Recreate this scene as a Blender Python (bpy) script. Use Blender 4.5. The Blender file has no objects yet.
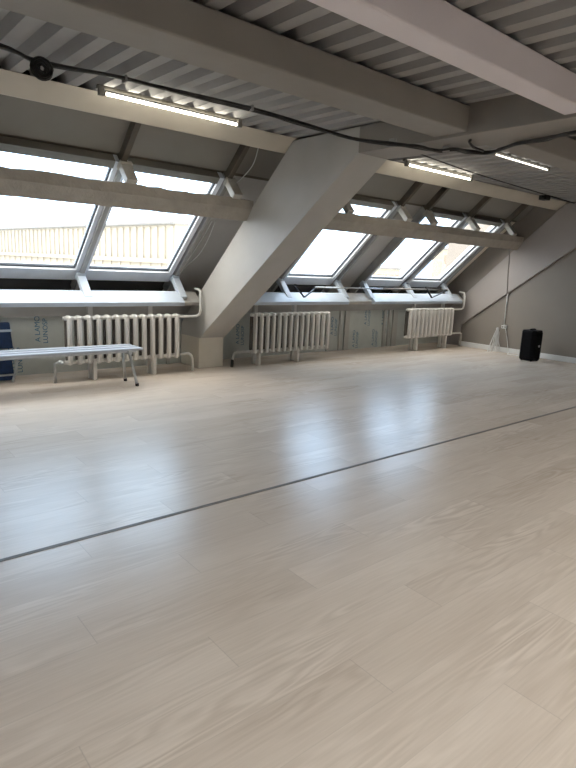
import bpy, bmesh, math, random
from mathutils import Vector, Matrix
random.seed(7)
SC = bpy.context.scene
COL = SC.collection

# ------------------------------------------------------------------ materials
def mat(name, c1, c2=None, rough=.6, scale=6, bump=0, stretch=(1, 1, 1), metal=0, spec=.5, detail=4, bscale=None):
    m = bpy.data.materials.new(name); m.use_nodes = True
    nt = m.node_tree; N = nt.nodes; L = nt.links
    b = N['Principled BSDF']
    if c2 is None: c2 = tuple(v*.88 for v in c1)
    tc = N.new('ShaderNodeTexCoord'); mp = N.new('ShaderNodeMapping'); mp.inputs['Scale'].default_value = stretch
    L.new(tc.outputs['Object'], mp.inputs['Vector'])
    nz = N.new('ShaderNodeTexNoise'); nz.inputs['Scale'].default_value = scale; nz.inputs['Detail'].default_value = detail
    L.new(mp.outputs['Vector'], nz.inputs['Vector'])
    cr = N.new('ShaderNodeValToRGB'); cr.color_ramp.elements[0].position = .3; cr.color_ramp.elements[1].position = .7
    cr.color_ramp.elements[0].color = (*c2, 1); cr.color_ramp.elements[1].color = (*c1, 1)
    L.new(nz.outputs['Fac'], cr.inputs['Fac']); L.new(cr.outputs['Color'], b.inputs['Base Color'])
    b.inputs['Roughness'].default_value = rough; b.inputs['Metallic'].default_value = metal
    b.inputs['Specular IOR Level'].default_value = spec
    if bump:
        n2 = N.new('ShaderNodeTexNoise'); n2.inputs['Scale'].default_value = bscale or scale*4; n2.inputs['Detail'].default_value = 5
        L.new(mp.outputs['Vector'], n2.inputs['Vector'])
        bp = N.new('ShaderNodeBump'); bp.inputs['Strength'].default_value = bump; bp.inputs['Distance'].default_value = .01
        L.new(n2.outputs['Fac'], bp.inputs['Height']); L.new(bp.outputs['Normal'], b.inputs['Normal'])
    return m

def emit(name, col, st):
    m = bpy.data.materials.new(name); m.use_nodes = True
    nt = m.node_tree; nt.nodes.remove(nt.nodes['Principled BSDF'])
    e = nt.nodes.new('ShaderNodeEmission'); e.inputs['Color'].default_value = (*col, 1); e.inputs['Strength'].default_value = st
    nt.links.new(e.outputs[0], nt.nodes['Material Output'].inputs['Surface'])
    return m

def glass_mat():
    m = bpy.data.materials.new('window_glass'); m.use_nodes = True
    nt = m.node_tree; N = nt.nodes; L = nt.links; N.remove(N['Principled BSDF'])
    t = N.new('ShaderNodeBsdfTransparent'); t.inputs['Color'].default_value = (.93, .965, .98, 1)
    g = N.new('ShaderNodeBsdfGlossy'); g.inputs['Roughness'].default_value = .03
    lw = N.new('ShaderNodeLayerWeight'); pw = N.new('ShaderNodeMath'); pw.operation = 'POWER'; pw.inputs[1].default_value = 5
    L.new(lw.outputs['Facing'], pw.inputs[0])
    fr = N.new('ShaderNodeMath'); fr.operation = 'MULTIPLY_ADD'; L.new(pw.outputs[0], fr.inputs[0]); fr.inputs[1].default_value = .9; fr.inputs[2].default_value = .03
    mx = N.new('ShaderNodeMixShader')
    L.new(fr.outputs[0], mx.inputs['Fac']); L.new(t.outputs[0], mx.inputs[1]); L.new(g.outputs[0], mx.inputs[2])
    L.new(mx.outputs[0], N['Material Output'].inputs['Surface'])
    return m

def floor_mat():
    m = bpy.data.materials.new('whitewashed_oak_laminate'); m.use_nodes = True
    nt = m.node_tree; N = nt.nodes; L = nt.links; b = N['Principled BSDF']
    tc = N.new('ShaderNodeTexCoord')
    sp = N.new('ShaderNodeSeparateXYZ'); L.new(tc.outputs['Object'], sp.inputs[0])
    def math_(op, a, bv):
        n = N.new('ShaderNodeMath'); n.operation = op
        for i, v in enumerate((a, bv)):
            if isinstance(v, (int, float)): n.inputs[i].default_value = v
            elif v is not None: L.new(v, n.inputs[i])
        return n.outputs[0]
    PL, PW = 1.38, .192
    ry = math_('DIVIDE', math_('SUBTRACT', sp.outputs[1], 2.485), PW); row = math_('FLOOR', ry, None)
    cx = math_('ADD', math_('DIVIDE', sp.outputs[0], PL), math_('FRACT', math_('ADD', math_('MULTIPLY', row, .618), .006), None)); colm = math_('FLOOR', cx, None)
    idv = N.new('ShaderNodeCombineXYZ'); L.new(row, idv.inputs[0]); L.new(colm, idv.inputs[1])
    wn = N.new('ShaderNodeTexWhiteNoise'); wn.noise_dimensions = '2D'; L.new(idv.outputs[0], wn.inputs['Vector'])
    rnd = wn.outputs['Value']
    def edge(c, size, w):            # 1 on a joint, 0 inside the plank
        fr = math_('FRACT', c, None); dist = math_('MULTIPLY', math_('MINIMUM', fr, math_('SUBTRACT', 1, fr)), size)
        return math_('SUBTRACT', 1, math_('MINIMUM', math_('DIVIDE', dist, w), 1))
    joint = math_('MAXIMUM', math_('MULTIPLY', edge(ry, PW, .0022), .55), edge(cx, PL, .0028))
    # grain coordinates: long along the plank, offset per plank
    def grain(sx, sy, k):
        c = N.new('ShaderNodeCombineXYZ')
        L.new(math_('ADD', math_('MULTIPLY', sp.outputs[0], sx), math_('MULTIPLY', rnd, 17.3*k)), c.inputs[0])
        L.new(math_('ADD', math_('MULTIPLY', sp.outputs[1], sy), math_('MULTIPLY', rnd, 9.1*k)), c.inputs[1])
        return c.outputs[0]
    n1 = N.new('ShaderNodeTexNoise'); n1.inputs['Scale'].default_value = 1; n1.inputs['Detail'].default_value = 2; n1.inputs['Distortion'].default_value = .4
    L.new(grain(1.0, 8.5, 1), n1.inputs['Vector'])
    rings = math_('SINE', math_('MULTIPLY', n1.outputs['Fac'], 62), None)      # cathedral figure
    n2 = N.new('ShaderNodeTexNoise'); n2.inputs['Scale'].default_value = 1; n2.inputs['Detail'].default_value = 5
    L.new(grain(5, 110, 2), n2.inputs['Vector'])                              # fine pores
    n3 = N.new('ShaderNodeTexNoise'); n3.inputs['Scale'].default_value = 1; n3.inputs['Detail'].default_value = 3
    L.new(grain(.9, 4, 3), n3.inputs['Vector'])
    n4 = N.new('ShaderNodeTexNoise'); n4.inputs['Scale'].default_value = 1; n4.inputs['Detail'].default_value = 2
    L.new(grain(1.1, 3, 5), n4.inputs['Vector'])
    amp = math_('MULTIPLY', math_('MAXIMUM', math_('SUBTRACT', n4.outputs['Fac'], .45), 0), 1.3)
    v = math_('ADD', math_('MULTIPLY', math_('MULTIPLY', rings, amp), .80), math_('MULTIPLY', math_('SUBTRACT', n2.outputs['Fac'], .5), .62))
    v = math_('ADD', v, math_('MULTIPLY', math_('SUBTRACT', n3.outputs['Fac'], .5), 1.0))
    v = math_('ADD', v, math_('MULTIPLY', math_('SUBTRACT', rnd, .5), .24))
    v = math_('ADD', v, .5)
    cr = N.new('ShaderNodeValToRGB')
    cr.color_ramp.elements[0].position = .05; cr.color_ramp.elements[0].color = (.53, .44, .36, 1)
    cr.color_ramp.elements[1].position = .95; cr.color_ramp.elements[1].color = (.735, .642, .555, 1)
    L.new(v, cr.inputs['Fac'])
    mx = N.new('ShaderNodeMix'); mx.data_type = 'RGBA'
    L.new(math_('MULTIPLY', joint, .36), mx.inputs['Factor']); L.new(cr.outputs['Color'], mx.inputs[6]); mx.inputs[7].default_value = (.30, .25, .21, 1)
    L.new(mx.outputs[2], b.inputs['Base Color'])
    b.inputs['Specular IOR Level'].default_value = .36
    n5 = N.new('ShaderNodeTexNoise'); n5.inputs['Scale'].default_value = 2.2; n5.inputs['Detail'].default_value = 5
    L.new(tc.outputs['Object'], n5.inputs['Vector'])
    b.inputs['Roughness'].default_value = .27
    bp = N.new('ShaderNodeBump'); bp.inputs['Strength'].default_value = .06; bp.inputs['Distance'].default_value = .004
    L.new(math_('ADD', n2.outputs['Fac'], math_('MULTIPLY', joint, -1.5)), bp.inputs['Height']); L.new(bp.outputs['Normal'], b.inputs['Normal'])
    return m

M = dict(
    floor=floor_mat(),
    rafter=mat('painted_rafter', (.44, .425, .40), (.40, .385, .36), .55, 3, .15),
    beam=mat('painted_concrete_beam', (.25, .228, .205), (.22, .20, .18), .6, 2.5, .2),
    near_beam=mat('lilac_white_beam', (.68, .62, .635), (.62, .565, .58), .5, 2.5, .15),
    eave=mat('cream_eave_beam', (.56, .51, .43), (.50, .455, .38), .5, 3, .1),
    purlin=mat('rough_plastered_purlin', (.42, .38, .33), (.35, .32, .275), .75, 9, .5),
    deck=mat('corrugated_steel_deck', (.33, .32, .315), (.295, .286, .28), .75, 3, 0, spec=.25),
    endwall=mat('grey_mauve_wall_paint', (.25, .224, .200), (.235, .21, .188), .7, 2, .1),
    endrafter=mat('grey_mauve_rafter_paint', (.36, .33, .315), (.335, .307, .293), .6, 2, .1),
    white=mat('white_gloss_paint', (.53, .59, .67), (.49, .55, .625), .35, 7),
    frame=mat('white_window_frame', (.74, .78, .84), (.68, .72, .78), .3, 6),
    bar=mat('grey_roof_bar', (.36, .36, .355), (.30, .30, .295), .4, 8),
    bardark=mat('brown_roof_bar', (.13, .105, .08), (.09, .075, .06), .5, 8),
    toprail=mat('shaded_grey_brown_rail', (.20, .185, .16), (.17, .158, .137), .5, 6),  # window frame's top rail, its unlit shade put into the colour
    upbracket=mat('beige_bracket', (.50, .475, .43), (.42, .40, .36), .5, 14, .1),
    gasket=mat('black_gasket', (.02, .03, .045), None, .5, 8),
    panel=mat('grey_roof_panel', (.26, .24, .212), (.235, .217, .19), .55, 2.5, .1),
    panelmid=mat('mid_grey_roof_panel', (.50, .49, .48), (.45, .44, .43), .5, 2.5, .1),
    soffit=mat('cream_soffit', (.86, .80, .70), (.80, .74, .65), .6, 3),
    dark=mat('dark_apron', (.07, .072, .075), (.045, .045, .045), .6, 3),
    film=mat('vapour_film', (.56, .585, .55), (.47, .495, .465), .38, 4, .35, bscale=9),
    batten=mat('pale_batten', (.50, .49, .46), (.42, .41, .38), .6, 10, .1, (1, 1, .1)),
    fascia=mat('grey_fascia', (.40, .385, .36), (.35, .335, .31), .6, 5),
    ink=mat('blue_print', (.05, .19, .32), None, .5, 5),
    rad=mat('radiator_enamel', (.74, .715, .675), (.68, .655, .615), .35, 12, .05),
    radshade=mat('shaded_rear_enamel', (.15, .135, .12), (.12, .108, .096), .7, 12),  # dark tone painted in for the shade between the radiator fins
    pipe=mat('pipe_enamel', (.68, .67, .64), (.61, .60, .57), .35, 12),
    bracket=mat('bracket_paint', (.50, .48, .45), (.42, .40, .37), .5, 14, .1),
    chrome=mat('grey_metal_tube', (.55, .57, .58), (.45, .47, .48), .3, 20, metal=.7),
    slat=mat('pale_bench_slat', (.46, .49, .55), (.38, .41, .46), .35, 8, .05, (.2, 4, 4)),
    blue=mat('navy_fabric', (.006, .03, .10), (.004, .02, .065), .75, 30, .2),
    paleblue=mat('pale_stripe', (.45, .52, .60), None, .6, 10),
    black=mat('black_plastic', (.006, .006, .008), (.004, .004, .005), .5, 40, .1, spec=.08),
    grille=mat('black_grille', (.005, .005, .006), (.003, .003, .003), .6, 220, .4, bscale=400, spec=.06),
    logo=mat('pale_logo', (.7, .7, .7), None, .4, 9),
    rubber=mat('black_cable', (.02, .018, .017), (.012, .011, .01), .5, 30),
    cable_white=mat('white_cable', (.72, .74, .74), (.62, .64, .64), .4, 20),
    cable_grey=mat('grey_cable', (.30, .29, .28), None, .5, 20),
    clip=mat('lamp_holder_plastic', (.30, .28, .25), (.22, .2, .18), .5, 14),
    tray=mat('lamp_batten', (.09, .082, .068), (.075, .068, .055), .45, 14),
    strip=mat('grey_floor_strip', (.22, .20, .185), (.18, .165, .155), .45, 12, 0, (.3, 3, 3)),
    skirt=mat('white_baseboard', (.74, .755, .76), (.68, .69, .70), .4, 6),
    roomwall=mat('pale_room_wall', (.60, .57, .53), (.56, .53, .49), .7, 2, .1),
    colbase=mat('lit_cream_column_base', (.66, .62, .54), (.60, .56, .48), .55, 4, .1),  # lighter than the rafter; room light painted into the colour
    gapshade=mat('dark_gap_shade', (.03, .026, .022), None, .8, 20),  # near-black, stands in for shade inside the deck's end gaps
    slab=mat('roof_slab', (.2, .2, .2), None, .8, 2),
    facade=mat('cream_facade', (.29, .275, .24), (.27, .255, .222), .8, .6),
    facade2=mat('yellow_facade', (.31, .28, .22), (.285, .257, .20), .8, .6),
    facwin=mat('facade_window', (.17, .13, .10), None, .4, 1),
    roofing=mat('grey_roofing', (.15, .155, .16), None, .7, 1),
    ground=mat('street_ground', (.42, .42, .41), (.34, .34, .33), .9, .1),
    tube=emit('fluorescent_tube', (1, .95, .80), 10),
    dimtube=emit('fluorescent_tube_dim', (1, .96, .84), 3),
    glass=glass_mat(),
)

# ------------------------------------------------------------------ mesh builder
class MB:
    def __init__(s): s.v = []; s.f = []; s.sm = []
    def add(s, vs, fs, smooth=False):
        o = len(s.v); s.v += [tuple(v) for v in vs]; s.f += [tuple(i+o for i in f) for f in fs]; s.sm += [smooth]*len(fs)
    def box(s, x0, x1, y0, y1, z0, z1):
        s.add([(x, y, z) for x in (x0, x1) for y in (y0, y1) for z in (z0, z1)],
              [(0, 1, 3, 2), (4, 6, 7, 5), (0, 4, 5, 1), (2, 3, 7, 6), (0, 2, 6, 4), (1, 5, 7, 3)])
        return s
    def pbox(s, fn, a0, a1, b0, b1, c0, c1):
        s.add([fn(a, b, c) for a in (a0, a1) for b in (b0, b1) for c in (c0, c1)],
              [(0, 1, 3, 2), (4, 6, 7, 5), (0, 4, 5, 1), (2, 3, 7, 6), (0, 2, 6, 4), (1, 5, 7, 3)])
        return s
    def prism(s, poly, x0, x1):                         # polygon in (Y, Z) drawn out along X
        n = len(poly)
        s.add([(x0, y, z) for y, z in poly]+[(x1, y, z) for y, z in poly],
              [tuple(range(n)), tuple(range(2*n-1, n-1, -1))]+[(i, (i+1) % n, n+(i+1) % n, n+i) for i in range(n)])
        return s
    def bar(s, p, q, w, h, upv=(0, 0, 1)):              # rectangular bar from p to q
        p = Vector(p); q = Vector(q); d = (q-p).normalized(); u = Vector(upv)
        a = d.cross(u).normalized(); b = a.cross(d).normalized()
        vs = [c+a*w*.5*i+b*h*.5*j for c in (p, q) for i in (-1, 1) for j in (-1, 1)]
        s.add(vs, [(0, 1, 3, 2), (4, 6, 7, 5), (0, 4, 5, 1), (2, 3, 7, 6), (0, 2, 6, 4), (1, 5, 7, 3)])
        return s
    def tube(s, pts, r, n=10, spline=0):
        pts = [Vector(p) for p in pts]
        if spline:
            out = []
            for i in range(len(pts)-1):
                p0 = pts[max(i-1, 0)]; p1 = pts[i]; p2 = pts[i+1]; p3 = pts[min(i+2, len(pts)-1)]
                for k in range(spline):
                    t = k/spline
                    out.append(.5*((2*p1)+(p2-p0)*t+(2*p0-5*p1+4*p2-p3)*t*t+(3*p1-p0-3*p2+p3)*t**3))
            pts = out+[pts[-1]]
        rr = r if isinstance(r, (list, tuple)) else [r]*len(pts)
        d0 = (pts[1]-pts[0]).normalized()
        a = d0.orthogonal().normalized(); rings = []
        for i, p in enumerate(pts):
            if i == 0: d = pts[1]-pts[0]
            elif i == len(pts)-1: d = pts[-1]-pts[-2]
            else: d = (pts[i+1]-pts[i]).normalized()+(pts[i]-pts[i-1]).normalized()
            d.normalize(); a = (a-d*a.dot(d)).normalized(); b = d.cross(a)
            rings.append([p+(a*math.cos(2*math.pi*k/n)+b*math.sin(2*math.pi*k/n))*rr[i] for k in range(n)])
        vs = [v for g in rings for v in g]; fs = []
        for i in range(len(rings)-1):
            for k in range(n): fs.append((i*n+k, i*n+(k+1) % n, (i+1)*n+(k+1) % n, (i+1)*n+k))
        fs.append(tuple(range(n-1, -1, -1))); fs.append(tuple(range((len(rings)-1)*n, len(rings)*n)))
        s.add(vs, fs, True); return s
    def ball(s, c, rx, ry, rz, n=12, m=8, p=1.0):       # (super)ellipsoid
        def sg(v, e): return math.copysign(abs(v)**e, v)
        vs = []; fs = []
        for i in range(m+1):
            th = -math.pi/2+math.pi*i/m
            for k in range(n):
                ph = 2*math.pi*k/n
                vs.append((c[0]+rx*sg(math.cos(th), p)*sg(math.cos(ph), p), c[1]+ry*sg(math.cos(th), p)*sg(math.sin(ph), p), c[2]+rz*sg(math.sin(th), p)))
        for i in range(m):
            for k in range(n): fs.append((i*n+k, i*n+(k+1) % n, (i+1)*n+(k+1) % n, (i+1)*n+k))
        s.add(vs, fs, True); return s
    def build(s, name, material, parent=None, bevel=0, seg=2, loc=None):
        me = bpy.data.meshes.new(name); bm = bmesh.new()
        vs = [bm.verts.new(v) for v in s.v]
        for f, sm in zip(s.f, s.sm):
            try: fc = bm.faces.new([vs[i] for i in f]); fc.smooth = sm
            except ValueError: pass
        bmesh.ops.remove_doubles(bm, verts=bm.verts, dist=1e-6)
        bmesh.ops.recalc_face_normals(bm, faces=bm.faces)
        if bevel:
            es = [e for e in bm.edges if len(e.link_faces) == 2 and e.calc_face_angle(0) > .5]
            bmesh.ops.bevel(bm, geom=es, offset=bevel, segments=seg, affect='EDGES', profile=.5, clamp_overlap=True)
        if loc is not None: bmesh.ops.translate(bm, verts=bm.verts, vec=-Vector(loc))
        bm.to_mesh(me); bm.free()
        o = bpy.data.objects.new(name, me); me.materials.append(material); COL.objects.link(o)
        if loc is not None: o.location = loc
        if parent: o.parent = parent
        return o

def struct(o): o['kind'] = 'structure'; return o
def tag(o, label, cat, group=None):
    o['label'] = label; o['category'] = cat
    if group: o['group'] = group
    return o
def thing(name, label, cat, loc=(0, 0, 0), group=None):
    o = bpy.data.objects.new(name, None); COL.objects.link(o); o.location = loc; o.empty_display_size = .1
    return tag(o, label, cat, group)

# ------------------------------------------------------------------ roof frame: x along the facade, s up the slope, n outward
AL = math.atan(.92)
def P(x, s, n=0): return (x, 6.35-math.cos(AL)*s+math.sin(AL)*n, 1.075+math.sin(AL)*s+math.cos(AL)*n)
def rbox(mb, x0, x1, s0, s1, n0, n1): return mb.pbox(P, x0, x1, s0, s1, n0, n1)
XL, XR = -2.3, 9.26          # left end wall and right end frame
YB = -4.0                    # rear wall
def deckz(y): return 2.472+.014*(y-2.5)

# ------------------------------------------------------------------ floor, walls, ceiling
struct(MB().box(XL-.2, 9.9, YB-.2, 6.75, -.12, 0).build('floor', M['floor']))
st = MB()
st.box(XL, XR+.03, 2.475, 2.483, 0, .003); st.box(XL, XR+.03, 2.489, 2.497, 0, .003); st.box(XL, XR+.03, 2.483, 2.489, 0, .001)
struct(st.build('trim_1', M['strip']))

struct(MB().box(XL-.2, XR+.6, 6.55, 6.70, 0, .80).build('wall_window', M['film']))
struct(MB().box(XL-.2, 9.9, 6.55, 6.95, .76, .82).build('trim_2', M['dark']))
struct(MB().box(XL, 9.26, 6.515, 6.549, .645, .79).build('trim_3', M['fascia']))
wr = MB().box(XR+.04, XR+.64, YB-.2, 6.55, 0, 2.62); struct(wr.build('wall_right', M['endwall']))
struct(MB().box(XL-.2, XL, YB-.2, 6.95, 0, 2.9).build('wall_left', M['roomwall']))
struct(MB().box(XR+.022, XR+.04, YB, 6.08, 0, .088).build('baseboard_right', M['skirt'], bevel=.004))
# rear side, behind the photographer: a knee wall and a second slope of roof windows, like the front
struct(MB().box(XL-.2, 9.9, YB-.2, YB, 0, .86).build('wall_rear', M['roomwall']))
def P2(x, s, n=0): return (x, YB+math.cos(AL)*s-math.sin(AL)*n, .80+math.sin(AL)*s+math.cos(AL)*n)
struct(MB().pbox(P2, XL-.2, 9.9, -.1, 2.9, .06, .12).build('roof_rear', M['panel']))
# flat roof lights added above and behind the photographer to brighten the near floor
ly0, ly1 = -2.25, -.35
lx = [(-1.9+1.9*k, -1.9+1.9*k+1.5) for k in range(6)]
for k, (a, b) in enumerate(lx):
    f = MB()
    for q in ((a-.07, a, ly0, ly1), (b, b+.07, ly0, ly1), (a, b, ly0, ly0+.07), (a, b, ly1-.07, ly1)): f.box(q[0], q[1], q[2], q[3], 2.50, 2.60)
    fo = struct(f.build('window_%d' % (8+k), M['frame']))
    MB().box(a-.01, b+.01, ly0+.06, ly1-.06, 2.55, 2.556).build('pane', M['glass'], fo)
rp = MB(); ex = [XL-.2]+[v for w in lx for v in (w[0]-.05, w[1]+.05)]+[9.95]
for i in range(0, len(ex), 2): rp.box(ex[i], ex[i+1], ly0-.05, ly1+.05, 2.53, 2.62)
struct(rp.build('roof_flat', M['panel']))

# corrugated deck: trapezoid ribs running towards the windows
dk = MB(); x = XL-.1; prof = []
pit = .187
while x < 9.9:
    prof += [(x, 0), (x+.080, 0), (x+.106, .062), (x+.161, .062)]
    x += pit
ya, yb = -.34, 4.60
n = len(prof)
dk.add([(px, ya, deckz(ya)+pz) for px, pz in prof]+[(px, yb, deckz(yb)+pz) for px, pz in prof], [(i, i+1, n+i+1, n+i) for i in range(n-1)])
struct(dk.build('ceiling', M['deck']))
struct(MB().box(XL-.2, 9.95, -.40, 4.7, 2.66, 2.8).build('roof_slab', M['slab']))

for y0, z0 in ((2.66, 2.45), (4.53, 2.48), (1.78, 2.44)):  # dark strips in place of the shade in the open deck ends
    struct(MB().box(XL, 9.3, y0, y0+.03, z0, 2.66).build('gap_shade_strip', M['gapshade']))
# ------------------------------------------------------------------ concrete frames and beams
raf = [(6.52, .385), (6.062, .385), (3.545, 2.265), (3.545, 2.475), (4.415, 2.475), (6.18, .848), (6.52, .53)]
raf_end = [(6.52, 0), (6.085, 0), (6.06, .40), (3.545, 2.265), (-.3, 2.265), (-.3, 2.475), (4.415, 2.475), (6.18, .848), (6.52, .53)]
struct(MB().prism(raf, 3.645, 4.015).build('concrete_rafter', M['rafter'], bevel=.006))
struct(MB().box(3.648, 4.012, 6.082, 6.53, 0, .392).build('column_base', M['colbase'], bevel=.008))
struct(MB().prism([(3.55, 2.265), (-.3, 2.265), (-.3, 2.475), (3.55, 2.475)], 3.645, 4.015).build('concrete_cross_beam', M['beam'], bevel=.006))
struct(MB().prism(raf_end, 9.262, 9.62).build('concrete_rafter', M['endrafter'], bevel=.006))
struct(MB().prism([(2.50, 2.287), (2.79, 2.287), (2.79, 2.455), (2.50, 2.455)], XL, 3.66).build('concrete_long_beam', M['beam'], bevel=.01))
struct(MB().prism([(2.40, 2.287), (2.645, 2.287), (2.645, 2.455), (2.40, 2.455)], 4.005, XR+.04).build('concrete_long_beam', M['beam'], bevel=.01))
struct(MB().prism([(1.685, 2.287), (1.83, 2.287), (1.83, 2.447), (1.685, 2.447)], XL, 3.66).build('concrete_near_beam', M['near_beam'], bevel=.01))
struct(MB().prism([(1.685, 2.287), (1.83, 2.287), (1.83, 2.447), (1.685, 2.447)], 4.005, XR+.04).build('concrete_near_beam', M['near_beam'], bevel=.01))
eav = [(4.565, 2.38), (4.38, 2.492), (4.50, 2.495), (4.66, 2.40)]
struct(MB().prism(eav, XL, 3.70).build('eave_beam', M['eave'], bevel=.006))
struct(MB().prism(eav, 3.95, XR+.06).build('eave_beam', M['eave'], bevel=.006))

def rough_prism(poly, x0, x1, step=.09, amp=.009):
    mb = MB(); n = len(poly); k = int((x1-x0)/step); rng = random.Random(int(x0*100))
    vs = []
    for i in range(k+1):
        xx = x0+(x1-x0)*i/k
        for j, (y, z) in enumerate(poly):
            a = amp if j in (0, 5) else amp*.25
            vs.append((xx, y+rng.uniform(-a, a), z+rng.uniform(-a, a)))
    fs = [(i*n+j, i*n+(j+1) % n, (i+1)*n+(j+1) % n, (i+1)*n+j) for i in range(k) for j in range(n)]
    fs += [tuple(range(n)), tuple(range(k*n+n-1, k*n-1, -1))]
    mb.add(vs, fs); return mb
pur = [(5.035, 1.965), (5.045, 1.875), (5.135, 1.757), (5.28, 1.80), (5.33, 1.90), (5.20, 1.985)]
struct(rough_prism(pur, XL, 3.66).build('roof_purlin', M['purlin']))
struct(rough_prism(pur, 3.98, 9.255).build('roof_purlin', M['purlin']))

# ------------------------------------------------------------------ roof glazing
G0, G1 = .13, 1.52
wins = [(-1.10, -.12), (.06, 1.06), (1.235, 2.213), (2.345, 3.325), (5.16, 6.07), (6.85, 7.70), (7.945, 8.78)]
order = [6, 7, 1, 2, 3, 4, 5]
SW = .055
for (a, b), num in zip(wins, order):
    f = MB()
    rbox(f, a-SW, a, -.03, 1.60, 0, .09); rbox(f, b, b+SW, -.03, 1.60, 0, .09)
    rbox(f, a, b, -.03, G0, 0, .09)
    fo = struct(f.build('window_%d' % num, M['frame']))
    rbox(MB(), a, b, G1, 1.60, 0, .09).build('top_rail', M['toprail'], fo)
    rbox(MB(), a-.01, b+.01, G0-.01, G1+.01, .058, .064).build('pane', M['glass'], fo)
    g = MB(); w = .014
    rbox(g, a, a+w, G0, G1, .03, .056); rbox(g, b-w, b, G0, G1, .03, .056); rbox(g, a+w, b-w, G0, G0+w, .03, .056); rbox(g, a+w, b-w, G1-w, G1, .03, .056)
    g.build('gasket', M['gasket'], fo)
bars = [-1.19, -.03, 1.147, 2.279, 3.425, 5.075, 6.19, 6.765, 7.822, 8.90]
for xb in bars:
    mb = MB(); rbox(mb, xb-.024, xb+.024, -.22, 1.60, -.03, .11); struct(mb.build('roof_bar', M['bar'], bevel=.004))
    mb = MB(); rbox(mb, xb-.028, xb+.028, 1.60, 2.44, -.02, .11); struct(mb.build('roof_bar', M['bardark'], bevel=.004))
# panels between and above the windows
edges = [XL-.05]+[v for w in wins for v in (w[0]-SW, w[1]+SW)]+[9.95]
for i in range(0, len(edges), 2):
    a, b = edges[i]-.01, edges[i+1]+.01
    mm = M['soffit'] if i == len(edges)-2 else M['panelmid']
    mb = MB(); rbox(mb, a, b, -.56, 1.62, .095, .14); struct(mb.build('roof_panel', mm))
xsb = [XL-.05]+bars+[9.95]
for i in range(len(xsb)-1):
    mb = MB(); rbox(mb, xsb[i], xsb[i+1], 1.645, 2.46, .06, .14); struct(mb.build('roof_panel', M['panel']))
mb = MB(); rbox(mb, XL-.05, 9.95, 1.59, 1.66, .09, .14); struct(mb.build('rail_shadow_strip', M['bardark']))  # dark strip painted in as the shadow of the top rails
for (a, b) in wins:
    mb = MB(); rbox(mb, a-SW-.05, b+SW+.05, -.56, -.02, .085, .14); struct(mb.build('roof_apron', M['dark']))

# sill boards
sp = [(5.985, .792), (5.972, .835), (6.11, .945), (6.20, .953), (6.22, .792)]
sp2 = [(y+.06, z) for y, z in sp]
for a, b in ((XL, 3.39), (4.01, 6.17), (6.735, 9.10)): struct(MB().prism(sp, a, b).build('window_sill', M['white'], bevel=.006))
for a, b in ((3.395, 3.64), (6.175, 6.73), (9.105, 9.255)): struct(MB().prism(sp2, a, b).build('window_sill', M['bracket'], bevel=.006))
# stand-off brackets: lower ones to the sill, upper ones to the purlin
nrm = Vector((0, math.sin(AL), math.cos(AL)))
for xb in bars:
    if xb < -1.3: continue
    p = Vector(P(xb-.012, .075, -.02)); q = p-nrm*.325
    struct(MB().bar(p, q, .09, .06, (0, -1, 1)).bar(p+nrm*.01, p-nrm*.03, .10, .08, (0, -1, 1)).build('steel_bracket', M['white'], bevel=.006))
    p = Vector(P(xb+.02, 1.585, -.01)); q = p-nrm*.225
    struct(MB().bar(p, q, .105, .07, (0, -1, 1)).bar(p+nrm*.01, p-nrm*.03, .12, .09, (0, -1, 1)).build('steel_bracket', M['upbracket'], bevel=.006))
# posts that carry the sill
for xb in (.9, 2.285, 2.985, 4.50, 5.175, 7.84, 8.66):
    struct(MB().box(xb-.026, xb+.026, 6.055, 6.10, 0, .795).build('sill_post', M['pipe'], bevel=.005))
# battens on the vapour film
for a, b in ((.2, .26), (3.44, 3.48), (6.27, 6.33), (6.54, 6.60), (6.66, 6.76), (7.62, 7.68), (7.74, 7.80), (7.86, 7.98)):
    struct(MB().box(a, b, 6.518, 6.549, 0, .66).build('wall_batten', M['batten']))

def text(body, size, mtx, material, name, parent):
    cu = bpy.data.curves.new(name, 'FONT'); cu.body = body; cu.size = size; cu.extrude = .0006
    t = bpy.data.objects.new(name, cu); COL.objects.link(t)
    bpy.context.view_layer.update()
    me = bpy.data.meshes.new_from_object(t.evaluated_get(bpy.context.evaluated_depsgraph_get()))
    bpy.data.objects.remove(t)
    o = bpy.data.objects.new(name, me); me.materials.clear(); me.materials.append(material); COL.objects.link(o)
    o.matrix_world = mtx
    if parent: o.parent = parent; o.matrix_parent_inverse = parent.matrix_world.inverted()
    return o
film = bpy.data.objects['wall_window']
def up_text(body, x, z, size):
    m = Matrix(((0, -1, 0, x), (0, 0, -1, 6.5485), (1, 0, 0, z), (0, 0, 0, 1)))
    text(body, size, m, M['ink'], 'printed_text', film)
for x, z in ((1.90, .36), (4.58, .20), (6.42, .26), (7.20, .40), (7.64, .38), (6.94, .03), (7.42, .03), (1.62, .05)):
    up_text('A LAMO', x, z, .078); up_text('LUNOSP', x+.082, z-.02, .074)

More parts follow.
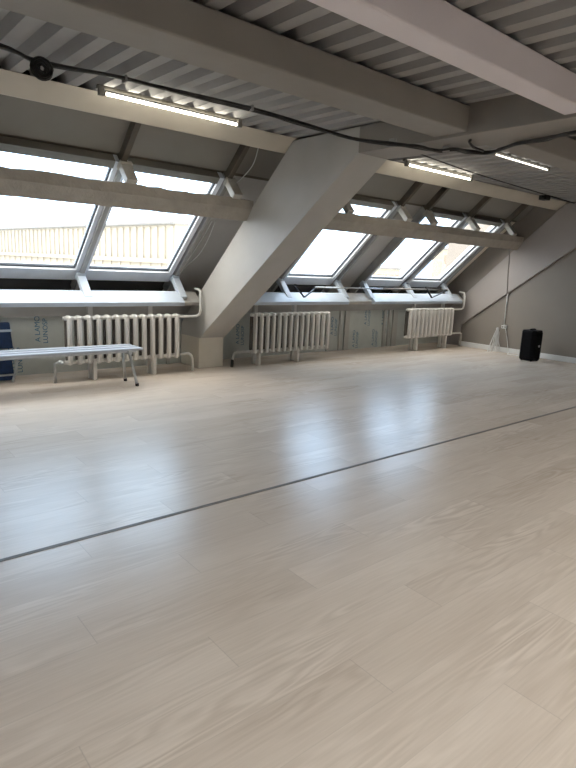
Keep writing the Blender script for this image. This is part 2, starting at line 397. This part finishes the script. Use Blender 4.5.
# ------------------------------------------------------------------ radiators
def radiator(x0, x1, z0, z1, n, label):
    yc = 5.975; R = thing('radiator', label, 'radiator', ((x0+x1)/2, yc, 0), 'cast iron radiators under the windows')
    L = Vector(R.location); pit = (x1-x0)/n
    proto = None
    for i in range(n):
        xc = x0+pit*(i+.5)-L.x
        if proto is None:
            m = MB(); w = pit*.215
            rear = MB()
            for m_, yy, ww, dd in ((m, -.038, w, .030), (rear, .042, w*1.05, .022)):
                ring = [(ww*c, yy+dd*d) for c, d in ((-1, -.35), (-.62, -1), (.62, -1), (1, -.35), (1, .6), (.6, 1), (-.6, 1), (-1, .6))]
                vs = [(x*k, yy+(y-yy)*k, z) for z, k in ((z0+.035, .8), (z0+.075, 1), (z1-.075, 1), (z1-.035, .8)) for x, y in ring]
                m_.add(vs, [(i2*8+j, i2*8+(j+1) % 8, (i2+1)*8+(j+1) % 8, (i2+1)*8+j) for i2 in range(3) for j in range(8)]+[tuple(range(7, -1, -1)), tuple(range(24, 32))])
            m.ball((0, 0, z1-.030), w*1.3, .070, .028); m.ball((0, 0, z0+.030), w*1.3, .070, .028)
            for zz in (z1-.034, z0+.034): m.tube([(-pit*.5, 0, zz), (pit*.5, 0, zz)], .021, 12)
            proto = m.build('section', M['rad'], R); proto.location = (xc, 0, 0)
            rproto = rear.build('rear_column', M['radshade'], proto)
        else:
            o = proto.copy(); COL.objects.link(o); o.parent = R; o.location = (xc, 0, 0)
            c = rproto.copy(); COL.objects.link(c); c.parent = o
    return R, L
def pipe(R, L, pts, r=.016, name='pipe', m='pipe', spline=0):
    return MB().tube([Vector(p)-L for p in pts], r, 10, spline).build(name, M[m], R)
def foot(R, L, x, z0):
    MB().box(x-.021-L.x, x+.021-L.x, -.035, .035, 0, z0+.045).build('foot', M['rad'], R, bevel=.006)
R, L = radiator(1.965, 3.315, .178, .708, 13, 'white cast iron radiator behind the bench, left of the slanted column')
pipe(R, L, [(3.30, 5.975, .668), (3.54, 5.975, .668), (3.585, 5.975, .69), (3.60, 5.975, .74), (3.60, 5.975, .92), (3.603, 5.99, .965), (3.61, 6.05, .985), (3.61, 6.12, .985)])
pipe(R, L, [(3.30, 5.975, .218), (3.44, 5.975, .222), (3.475, 5.975, .20), (3.495, 5.975, .15), (3.50, 5.975, 0)])
pipe(R, L, [(1.97, 5.975, .218), (1.90, 5.975, .218), (1.87, 5.985, .20), (1.87, 5.99, 0)], .015, m='chrome')
MB().ball(Vector((1.925, 5.97, .218))-L, .035, .028, .028).tube([Vector((1.925, 5.97, .218))-L, Vector((1.925, 5.9, .218))-L], .016).build('valve', M['chrome'], R)
for x in (2.28, 2.98): foot(R, L, x, .178)
R, L = radiator(4.355, 5.765, .150, .702, 14, 'white cast iron radiator just right of the slanted column, middle one of three')
pipe(R, L, [(4.37, 5.975, .19), (4.16, 5.975, .192), (4.115, 5.975, .18), (4.10, 5.98, .14), (4.09, 5.985, .06)])
pipe(R, L, [(4.09, 5.985, .10), (4.088, 5.987, 0)], .020, 'pipe_sleeve', 'rubber')
for x in (4.50, 5.175): foot(R, L, x, .150)
R, L = radiator(7.54, 8.815, .215, .725, 12, 'white cast iron radiator nearest the grey end wall')
pipe(R, L, [(8.80, 5.975, .685), (9.08, 5.975, .69), (9.135, 5.975, .71), (9.15, 5.975, .76), (9.15, 5.975, .93), (9.155, 6.0, .985), (9.16, 6.1, .995)])
pipe(R, L, [(8.80, 5.975, .255), (9.11, 5.975, .258), (9.165, 5.975, .24), (9.18, 5.98, .20), (9.185, 5.99, 0)])
for x in (7.84, 8.66): foot(R, L, x, .215)

# ------------------------------------------------------------------ bench
B = thing('bench', 'long low slatted bench on splayed grey tube legs in front of the left radiator', 'bench', (1.5, 5.62, 0)); L = Vector(B.location)
for y in (5.485, 5.615, 5.745):
    MB().box(.36-L.x, 2.60-L.x, y-.038-L.y, y+.038-L.y, .382, .408).build('slat', M['slat'], B, bevel=.008)
MB().box(.40-L.x, 2.56-L.x, 5.53-L.y, 5.545-L.y, .352, .380).box(.40-L.x, 2.56-L.x, 5.685-L.y, 5.70-L.y, .352, .380).build('rail', M['chrome'], B)
for xt, xf in ((2.485, 2.545), (.475, .415)):
    MB().box(xt-.02-L.x, xt+.02-L.x, 5.50-L.y, 5.73-L.y, .335, .378).build('crossbar', M['chrome'], B)
    for yt, yf in ((5.53, 5.48), (5.70, 5.775)):
        lg = MB().tube([Vector((xt, yt, .352))-L, Vector((xf, yf, .012))-L], .0145, 10).build('leg', M['chrome'], B)
        MB().tube([Vector((xf-.002, yf, .03))-L, Vector((xf+.002, yf, 0))-L], .019, 10).build('rubber_foot', M['rubber'], lg)

# ------------------------------------------------------------------ blue folding chair at the left edge of the picture
F = thing('folding_chair', 'folded navy blue camping chair with a pale stripe standing against the wall behind the bench', 'chair', (1.26, 6.26, 0)); L = Vector(F.location)-Vector((.075, 0, 0))
def slant(z): return 6.22+.20*z/.62
bk = MB(); bk.pbox(lambda a, b, c: (a, slant(b)+c, b), 1.05-L.x+L.x, 1.49, .335, .60, 0, .05)
def shift(mb): mb.v = [tuple(Vector(v)-L) for v in mb.v]; return mb
shift(bk).build('backrest', M['blue'], F, bevel=.015, seg=3)
shift(MB().pbox(lambda a, b, c: (a, slant(b)+c, b), 1.045, 1.495, .505, .528, -.004, .054)).build('stripe', M['paleblue'], F)
shift(MB().pbox(lambda a, b, c: (a, slant(b)+c, b), 1.04, 1.465, .02, .32, 0, .055)).build('seat', M['blue'], F, bevel=.015, seg=3)
for xa, xb in ((1.50, 1.43), (1.03, 1.10)):
    MB().tube([Vector((xa, 6.30, .34))-L, Vector((xa, 6.25, .20))-L, Vector((xb, 6.185, .011))-L], .012, 10, 4).build('leg', M['chrome'], F)
MB().tube([Vector((1.06, 6.195, .085))-L, Vector((1.455, 6.195, .085))-L], .010).build('crossbar', M['chrome'], F)

# ------------------------------------------------------------------ black loudspeaker by the end wall
ang = math.radians(-2.3)
S = thing('loudspeaker', 'tall black portable loudspeaker standing on the floor by the end wall', 'speaker', (8.83, 4.455, 0)); S.rotation_euler = (0, 0, ang)
body = MB(); prof = [(-.135, -.07), (-.095, -.12), (.095, -.12), (.135, -.07), (.135, .09), (.105, .12), (-.105, .12), (-.135, .09)]
zz = [(0.012, .94), (.035, 1), (.46, 1), (.492, .93)]
nn = len(prof); vs = [(x*k, y*k, z) for z, k in zz for x, y in prof]
body.add(vs, [(i*nn+j, i*nn+(j+1) % nn, (i+1)*nn+(j+1) % nn, (i+1)*nn+j) for i in range(3) for j in range(nn)]+[tuple(range(nn-1, -1, -1)), tuple(range(3*nn, 4*nn))])
body.build('cabinet', M['black'], S, bevel=.008)
MB().box(-.092, .092, -.126, -.118, .04, .455).build('grille', M['grille'], S, bevel=.004)
lg = MB(); lg.tube([(.02+.020*math.cos(t*math.pi/6), -.128, .245+.014*math.sin(t*math.pi/6)) for t in range(13)], .004, 6)
lg.box(.008, .014, -.130, -.127, .24, .25); lg.box(.019, .025, -.130, -.127, .238, .252); lg.build('logo', M['logo'], S)
MB().tube([(-.07, .0, .486), (-.06, 0, .505), (.06, 0, .505), (.07, 0, .486)], .009, 8, 4).build('handle', M['black'], S)
for sx in (-1, 1):
    for sy in (-1, 1): MB().tube([(sx*.09, sy*.08, 0), (sx*.09, sy*.08, .02)], .016, 10).build('foot', M['rubber'], S)

# ------------------------------------------------------------------ wall socket with conduit, cables at the end wall
K = thing('wall_socket', 'small white double socket box on the grey end wall with cable conduit rising from it', 'socket', (9.27, 5.205, .445)); L = Vector(K.location)
MB().box(-.006, .028, -.05, .05, -.028, .028).build('box', M['cable_white'], K, bevel=.005)
MB().tube([(-.008, -.022, 0), (-.004, -.022, 0)], .016).tube([(-.008, .022, 0), (-.004, .022, 0)], .016).build('outlet', M['cable_grey'], K)
MB().tube([(.018, .012, .028), (.016, .012, .5), (.014, .013, .6)], .011, 8).build('conduit', M['cable_white'], K)
MB().tube([(-.015, .012, .58), (-.018, .04, .9), (-.018, .06, 1.44)], .006, 8).build('upper_cable', M['cable_grey'], K)
w = MB().tube([(9.262, 5.17, .425), (9.262, 5.13, .3), (9.262, 5.09, .14), (9.22, 5.04, .012), (9.10, 4.98, .008), (9.08, 4.85, .008), (9.12, 4.7, .008), (9.02, 4.62, .008), (8.95, 4.57, .03)], .006, 8, 6)
tag(w.build('speaker_cable', M['cable_white']), 'thin white cable from the wall socket along the floor to the black loudspeaker', 'cable')
Cb = thing('cable_bundle', 'bunch of white cable hanks leaning on the end wall beside the socket', 'cable', (9.06, 5.285, 0)); rng = random.Random(3)
for k in range(4):
    t = k/3.0
    bx, by = -.04+.15*t, .03-.08*t
    MB().tube([(bx, by, .010), (bx*.75+.03, by*.8, .12), (bx*.4+.07, by*.5, .25), (.10+.01*k, .0, .36), (.125, -.01+.004*k, .42), (.12+.012*k, -.03, .34), (.10+bx*.3, by*.4-.03, .2), (bx+.05, by-.03, .05), (bx+.03, by-.02, .010)], .009, 8, 5).build('hank', M['cable_white'], Cb)
MB().bar((.125, -.012, .30), (.135, -.014, .43), .035, .03).build('plug_block', M['cable_white'], Cb, bevel=.006)

# ------------------------------------------------------------------ tube lamps
def tube_lamp(x0, x1, y, z, label, dy=0, k=1):
    T = thing('ceiling_tube_lamp', label, 'lamp', ((x0+x1)/2, y, z), 'fluorescent tubes under the metal deck'); h = (x1-x0)/2
    MB().box(-h-.02, h+.02, dy-.016*k, dy+.016*k, .034*k, .056*k).build('batten', M['tray'], T, bevel=.004)
    for sx in (-1, 1):
        MB().box(sx*h-.022, sx*h+.016, -.016*k, .016*k, -.020*k, .045*k).tube([(sx*(h+.02), 0, 0), (sx*(h-.03), 0, 0)], .018*k, 10).build('holder', M['clip'], T, bevel=.003)
    MB().tube([(-h+.03, 0, 0), (h-.03, 0, 0)], .0105*k, 12).build('tube', M['tube'] if k == 1 else M['dimtube'], T)
    return T
tube_lamp(1.70, 2.88, 4.20, 2.440, 'lit tube lamp along the cream eave beam on the left, above the left windows', .03)
tube_lamp(5.07, 6.30, 4.20, 2.442, 'lit tube lamp on the eave beam right of the slanted column, brightest one', .03)
tube_lamp(5.16, 6.26, 3.22, 2.452, 'thin lit tube lamp under the deck at the upper right, nearer than the eave beam', 0, .55)

# ------------------------------------------------------------------ cables under the ceiling
cab = [(-.6, 3.72, 2.452), (.2, 3.76, 2.452), (.948, 3.778, 2.452), (1.188, 3.86, 2.445), (1.67, 3.814, 2.455), (2.15, 3.77, 2.445), (2.652, 3.734, 2.455), (3.05, 3.67, 2.42), (3.30, 3.30, 2.30), (3.452, 3.02, 2.245), (3.60, 2.90, 2.236), (3.82, 2.86, 2.235), (3.84, 2.74, 2.235), (4.0, 2.72, 2.238), (4.10, 2.60, 2.235), (4.06, 2.49, 2.238), (3.99, 2.29, 2.24), (3.97, 2.10, 2.24), (3.90, 1.86, 2.243), (3.88, 1.2, 2.24), (3.87, .4, 2.243), (3.87, -.28, 2.242)]
CB = thing('cable_run', 'black bundle of electric cables strung under the metal deck across to the cross beam', 'cable', (0, 0, 0))
rng = random.Random(5)
for k in range(4):
    j = [(x+rng.uniform(-.014, .014), y+rng.uniform(-.022, .022), z+rng.uniform(-.014, .003)) for x, y, z in cab]
    MB().tube(j, .0085+.001*k, 7, 5).build('strand', M['rubber'], CB)
MB().tube([(3.74, 2.53, 2.25), (3.77, 2.56, 2.245), (3.92, 2.62, 2.24), (4.05, 2.62, 2.236)], .010, 8, 5).build('loose_end', M['rubber'], CB)
for p in ((1.70, 3.81, 2.45), (2.66, 3.735, 2.45), (3.46, 3.02, 2.26), (3.83, 2.80, 2.238)):
    MB().box(p[0]-.008, p[0]+.008, p[1]-.03, p[1]+.03, p[2]-.022, p[2]+.02).build('clip', M['cable_grey'], CB, bevel=.003)
tc = MB().tube([(3.66, 3.60, 2.40), (4.10, 3.72, 2.44), (4.519, 3.78, 2.462), (5.2, 3.866, 2.458), (5.93, 3.98, 2.462), (7.016, 4.097, 2.468), (7.948, 4.171, 2.47), (9.28, 4.285, 2.472)], .007, 7, 5)
tag(tc.build('thin_cable', M['rubber']), 'single thin dark cable along the deck past the right tube lamp to the end wall', 'cable')
CO = thing('cable_coil', 'round dark coil of spare cable hanging from the cable bundle at upper left', 'cable', (1.167, 3.775, 2.378))
for k in range(10):
    r = .018+.0048*k
    MB().tube([(r*math.cos(a*math.pi/10)+rng.uniform(-.004, .004), -.012+.006*(k % 4)+rng.uniform(-.003, .003), r*math.sin(a*math.pi/10)) for a in range(21)], .006, 6).build('loop', M['rubber'], CO)
JB = MB().box(8.10, 8.24, 4.16, 4.26, 2.40, 2.46).tube([(8.05, 4.2, 2.44), (8.3, 4.2, 2.44)], .016)
tag(JB.build('junction_box', M['rubber'], bevel=.008), 'small dark junction box on the eave beam near the end wall', 'junction box')
# loose pale wires hanging from the roof panel left of the rafter
for pts, lab in (([P(3.60, 2.0, .04), P(3.64, 1.8, .03), P(3.60, 1.60, .035), P(3.50, 1.52, -.01)], 'pale wire hanging over the dark roof panel beside the slanted column, above the purlin'),
                 ([P(3.61, .95, .07), P(3.615, .70, .03), P(3.60, .45, .02), P(3.53, .20, .04), P(3.44, .10, -.03)], 'pale wire sagging in a deep curve below the purlin beside the slanted column'),
                 ([P(3.57, .95, .07), P(3.56, .70, .06), P(3.53, .40, .05), P(3.48, .18, .04), P(3.43, .11, -.03)], 'pale wire hanging almost straight below the purlin, left of the sagging one')):
    tag(MB().tube(pts, .0055, 7, 6).build('hanging_wire', M['cable_white']), lab, 'wire', 'pale wires by the rafter')

# ------------------------------------------------------------------ window opener with rod and folding arms
O = thing('window_opener', 'long grey push rod with black folding arms opening the windows right of the column', 'window opener', (6.8, 6.02, .96)); L = Vector(O.location)
def o_(pts, r, nm, m): MB().tube([Vector(p)-L for p in pts], r, 8).build(nm, M[m], O)
o_([(5.47, 5.99, 1.035), (6.9, 5.99, 1.035)], .011, 'rod', 'chrome'); o_([(6.9, 5.99, 1.035), (8.62, 5.99, 1.035)], .012, 'rod', 'clip')
for a, b, c in (((5.09, 6.0, 1.07), (5.23, 5.94, .90), (5.47, 5.97, 1.03)), ((8.00, 6.0, 1.07), (8.12, 5.94, .90), (8.60, 5.97, 1.03))):
    MB().bar(Vector(a)-L, Vector(b)-L, .012, .03, (0, 1, 0)).bar(Vector(b)-L, Vector(c)-L, .012, .03, (0, 1, 0)).build('folding_arm', M['rubber'], O)
    MB().bar(Vector(a)-L, Vector(c)-L, .010, .014, (0, 1, 0)).build('link_bar', M['rubber'], O)

# ------------------------------------------------------------------ outside
struct(MB().box(-150, 220, 9, 320, -16.2, -16).build('ground', M['ground']))
d = Vector((-.101, 1, 0)).normalized(); nb = Vector((1, .101, 0)).normalized(); c0 = Vector((13.6, 25, 0))
def W(a, b, z): return tuple(c0+d*a+nb*b+Vector((0, 0, z)))
FB = thing('office_block', 'long cream office block with close upright ribs seen through the left windows', 'building', tuple(c0))
FB.location = (0, 0, 0)
MB().pbox(W, 0, 60, 0, 3, -16, 3.05).build('wall', M['facade'], FB)
MB().pbox(W, -.15, 60.1, -.2, 3.1, 3.05, 3.16).build('parapet', M['roofing'], FB)
MB().pbox(W, -.05, 60, -.22, 0, 1.20, 1.42).build('ledge', M['facade2'], FB)
MB().pbox(W, -.05, 60, -.16, 0, -.1, .05).build('ledge', M['facade2'], FB)
rb = MB()
for k in range(90): rb.pbox(W, .1+k*.66, .24+k*.66, -.10, 0, 1.42, 2.95)
for k in range(60): rb.pbox(W, .1+k, .3+k, -.06, 0, .05, 1.2)
rbo = rb.build('rib', M['facade'], FB); rbo['kind'] = 'stuff'
def block(name, label, x0, x1, y0, y1, z1, cols, rows, mm):
    b = thing(name, label, 'building', (x0, y0, 0)); b.location = (0, 0, 0)
    MB().box(x0, x1, y0, y1, -16, z1).build('wall', mm, b); MB().box(x0-.2, x1+.2, y0-.2, y1+.2, z1, z1+.35).build('roof', M['roofing'], b)
    for i in range(cols):
        for j in range(rows):
            xx = x0+(i+.5)*(x1-x0)/cols; z = z1-1.6-j*2.6
            MB().box(xx-.55, xx+.55, y0-.05, y0+.05, z-.75, z+.75).build('window', M['facwin'], b)
block('apartment_building', 'low pale yellow building in the distance through the third window', 66, 73, 60, 62, 1.7, 5, 2, M['facade2'])
block('apartment_building', 'taller cream apartment block in the distance through the rightmost window', 84, 92, 60, 62, 5.4, 4, 3, M['facade2'])

# ------------------------------------------------------------------ sky and light
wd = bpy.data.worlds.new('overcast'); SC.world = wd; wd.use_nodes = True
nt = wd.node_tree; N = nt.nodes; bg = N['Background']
tcw = N.new('ShaderNodeTexCoord'); nz = N.new('ShaderNodeTexNoise'); nz.inputs['Scale'].default_value = 2.2; nz.inputs['Detail'].default_value = 4
nt.links.new(tcw.outputs['Generated'], nz.inputs['Vector'])
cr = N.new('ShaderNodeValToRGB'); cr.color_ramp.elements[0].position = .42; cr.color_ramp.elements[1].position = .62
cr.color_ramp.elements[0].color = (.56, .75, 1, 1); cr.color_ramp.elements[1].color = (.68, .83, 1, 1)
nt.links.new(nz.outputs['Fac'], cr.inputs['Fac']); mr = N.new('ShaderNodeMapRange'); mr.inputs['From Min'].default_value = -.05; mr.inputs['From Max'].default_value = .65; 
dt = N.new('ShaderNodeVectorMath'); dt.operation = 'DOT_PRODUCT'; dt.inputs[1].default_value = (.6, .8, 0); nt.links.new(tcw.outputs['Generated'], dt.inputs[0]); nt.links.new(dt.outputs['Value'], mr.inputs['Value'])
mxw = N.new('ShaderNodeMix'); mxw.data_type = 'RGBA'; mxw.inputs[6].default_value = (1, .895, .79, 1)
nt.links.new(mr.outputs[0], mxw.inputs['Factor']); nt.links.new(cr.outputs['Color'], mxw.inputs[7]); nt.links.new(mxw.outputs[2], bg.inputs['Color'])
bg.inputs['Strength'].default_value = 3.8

# ------------------------------------------------------------------ camera
f, p, yaw, r = 566.6, .20349, .8702, .04667
fw = Vector((math.cos(yaw)*math.cos(p), math.sin(yaw)*math.cos(p), -math.sin(p)))
rt0 = Vector((math.sin(yaw), -math.cos(yaw), 0)); up0 = rt0.cross(fw)
rt = rt0*math.cos(r)+up0*math.sin(r); up = up0*math.cos(r)-rt0*math.sin(r)
cam = bpy.data.cameras.new('camera'); co = bpy.data.objects.new('camera', cam); COL.objects.link(co)
cam.sensor_fit = 'HORIZONTAL'; cam.sensor_width = 36; cam.lens = f/576*36; cam.clip_start = .02; cam.clip_end = 500
co.matrix_world = Matrix(((rt.x, up.x, -fw.x, 0), (rt.y, up.y, -fw.y, 0), (rt.z, up.z, -fw.z, 1.3), (0, 0, 0, 1)))
SC.camera = co
SC.view_settings.view_transform = 'Standard'
SC.view_settings.look = 'None'
SC.view_settings.exposure = 1.15
SC.cycles.max_bounces = 10; SC.cycles.diffuse_bounces = 6; SC.cycles.transparent_max_bounces = 12
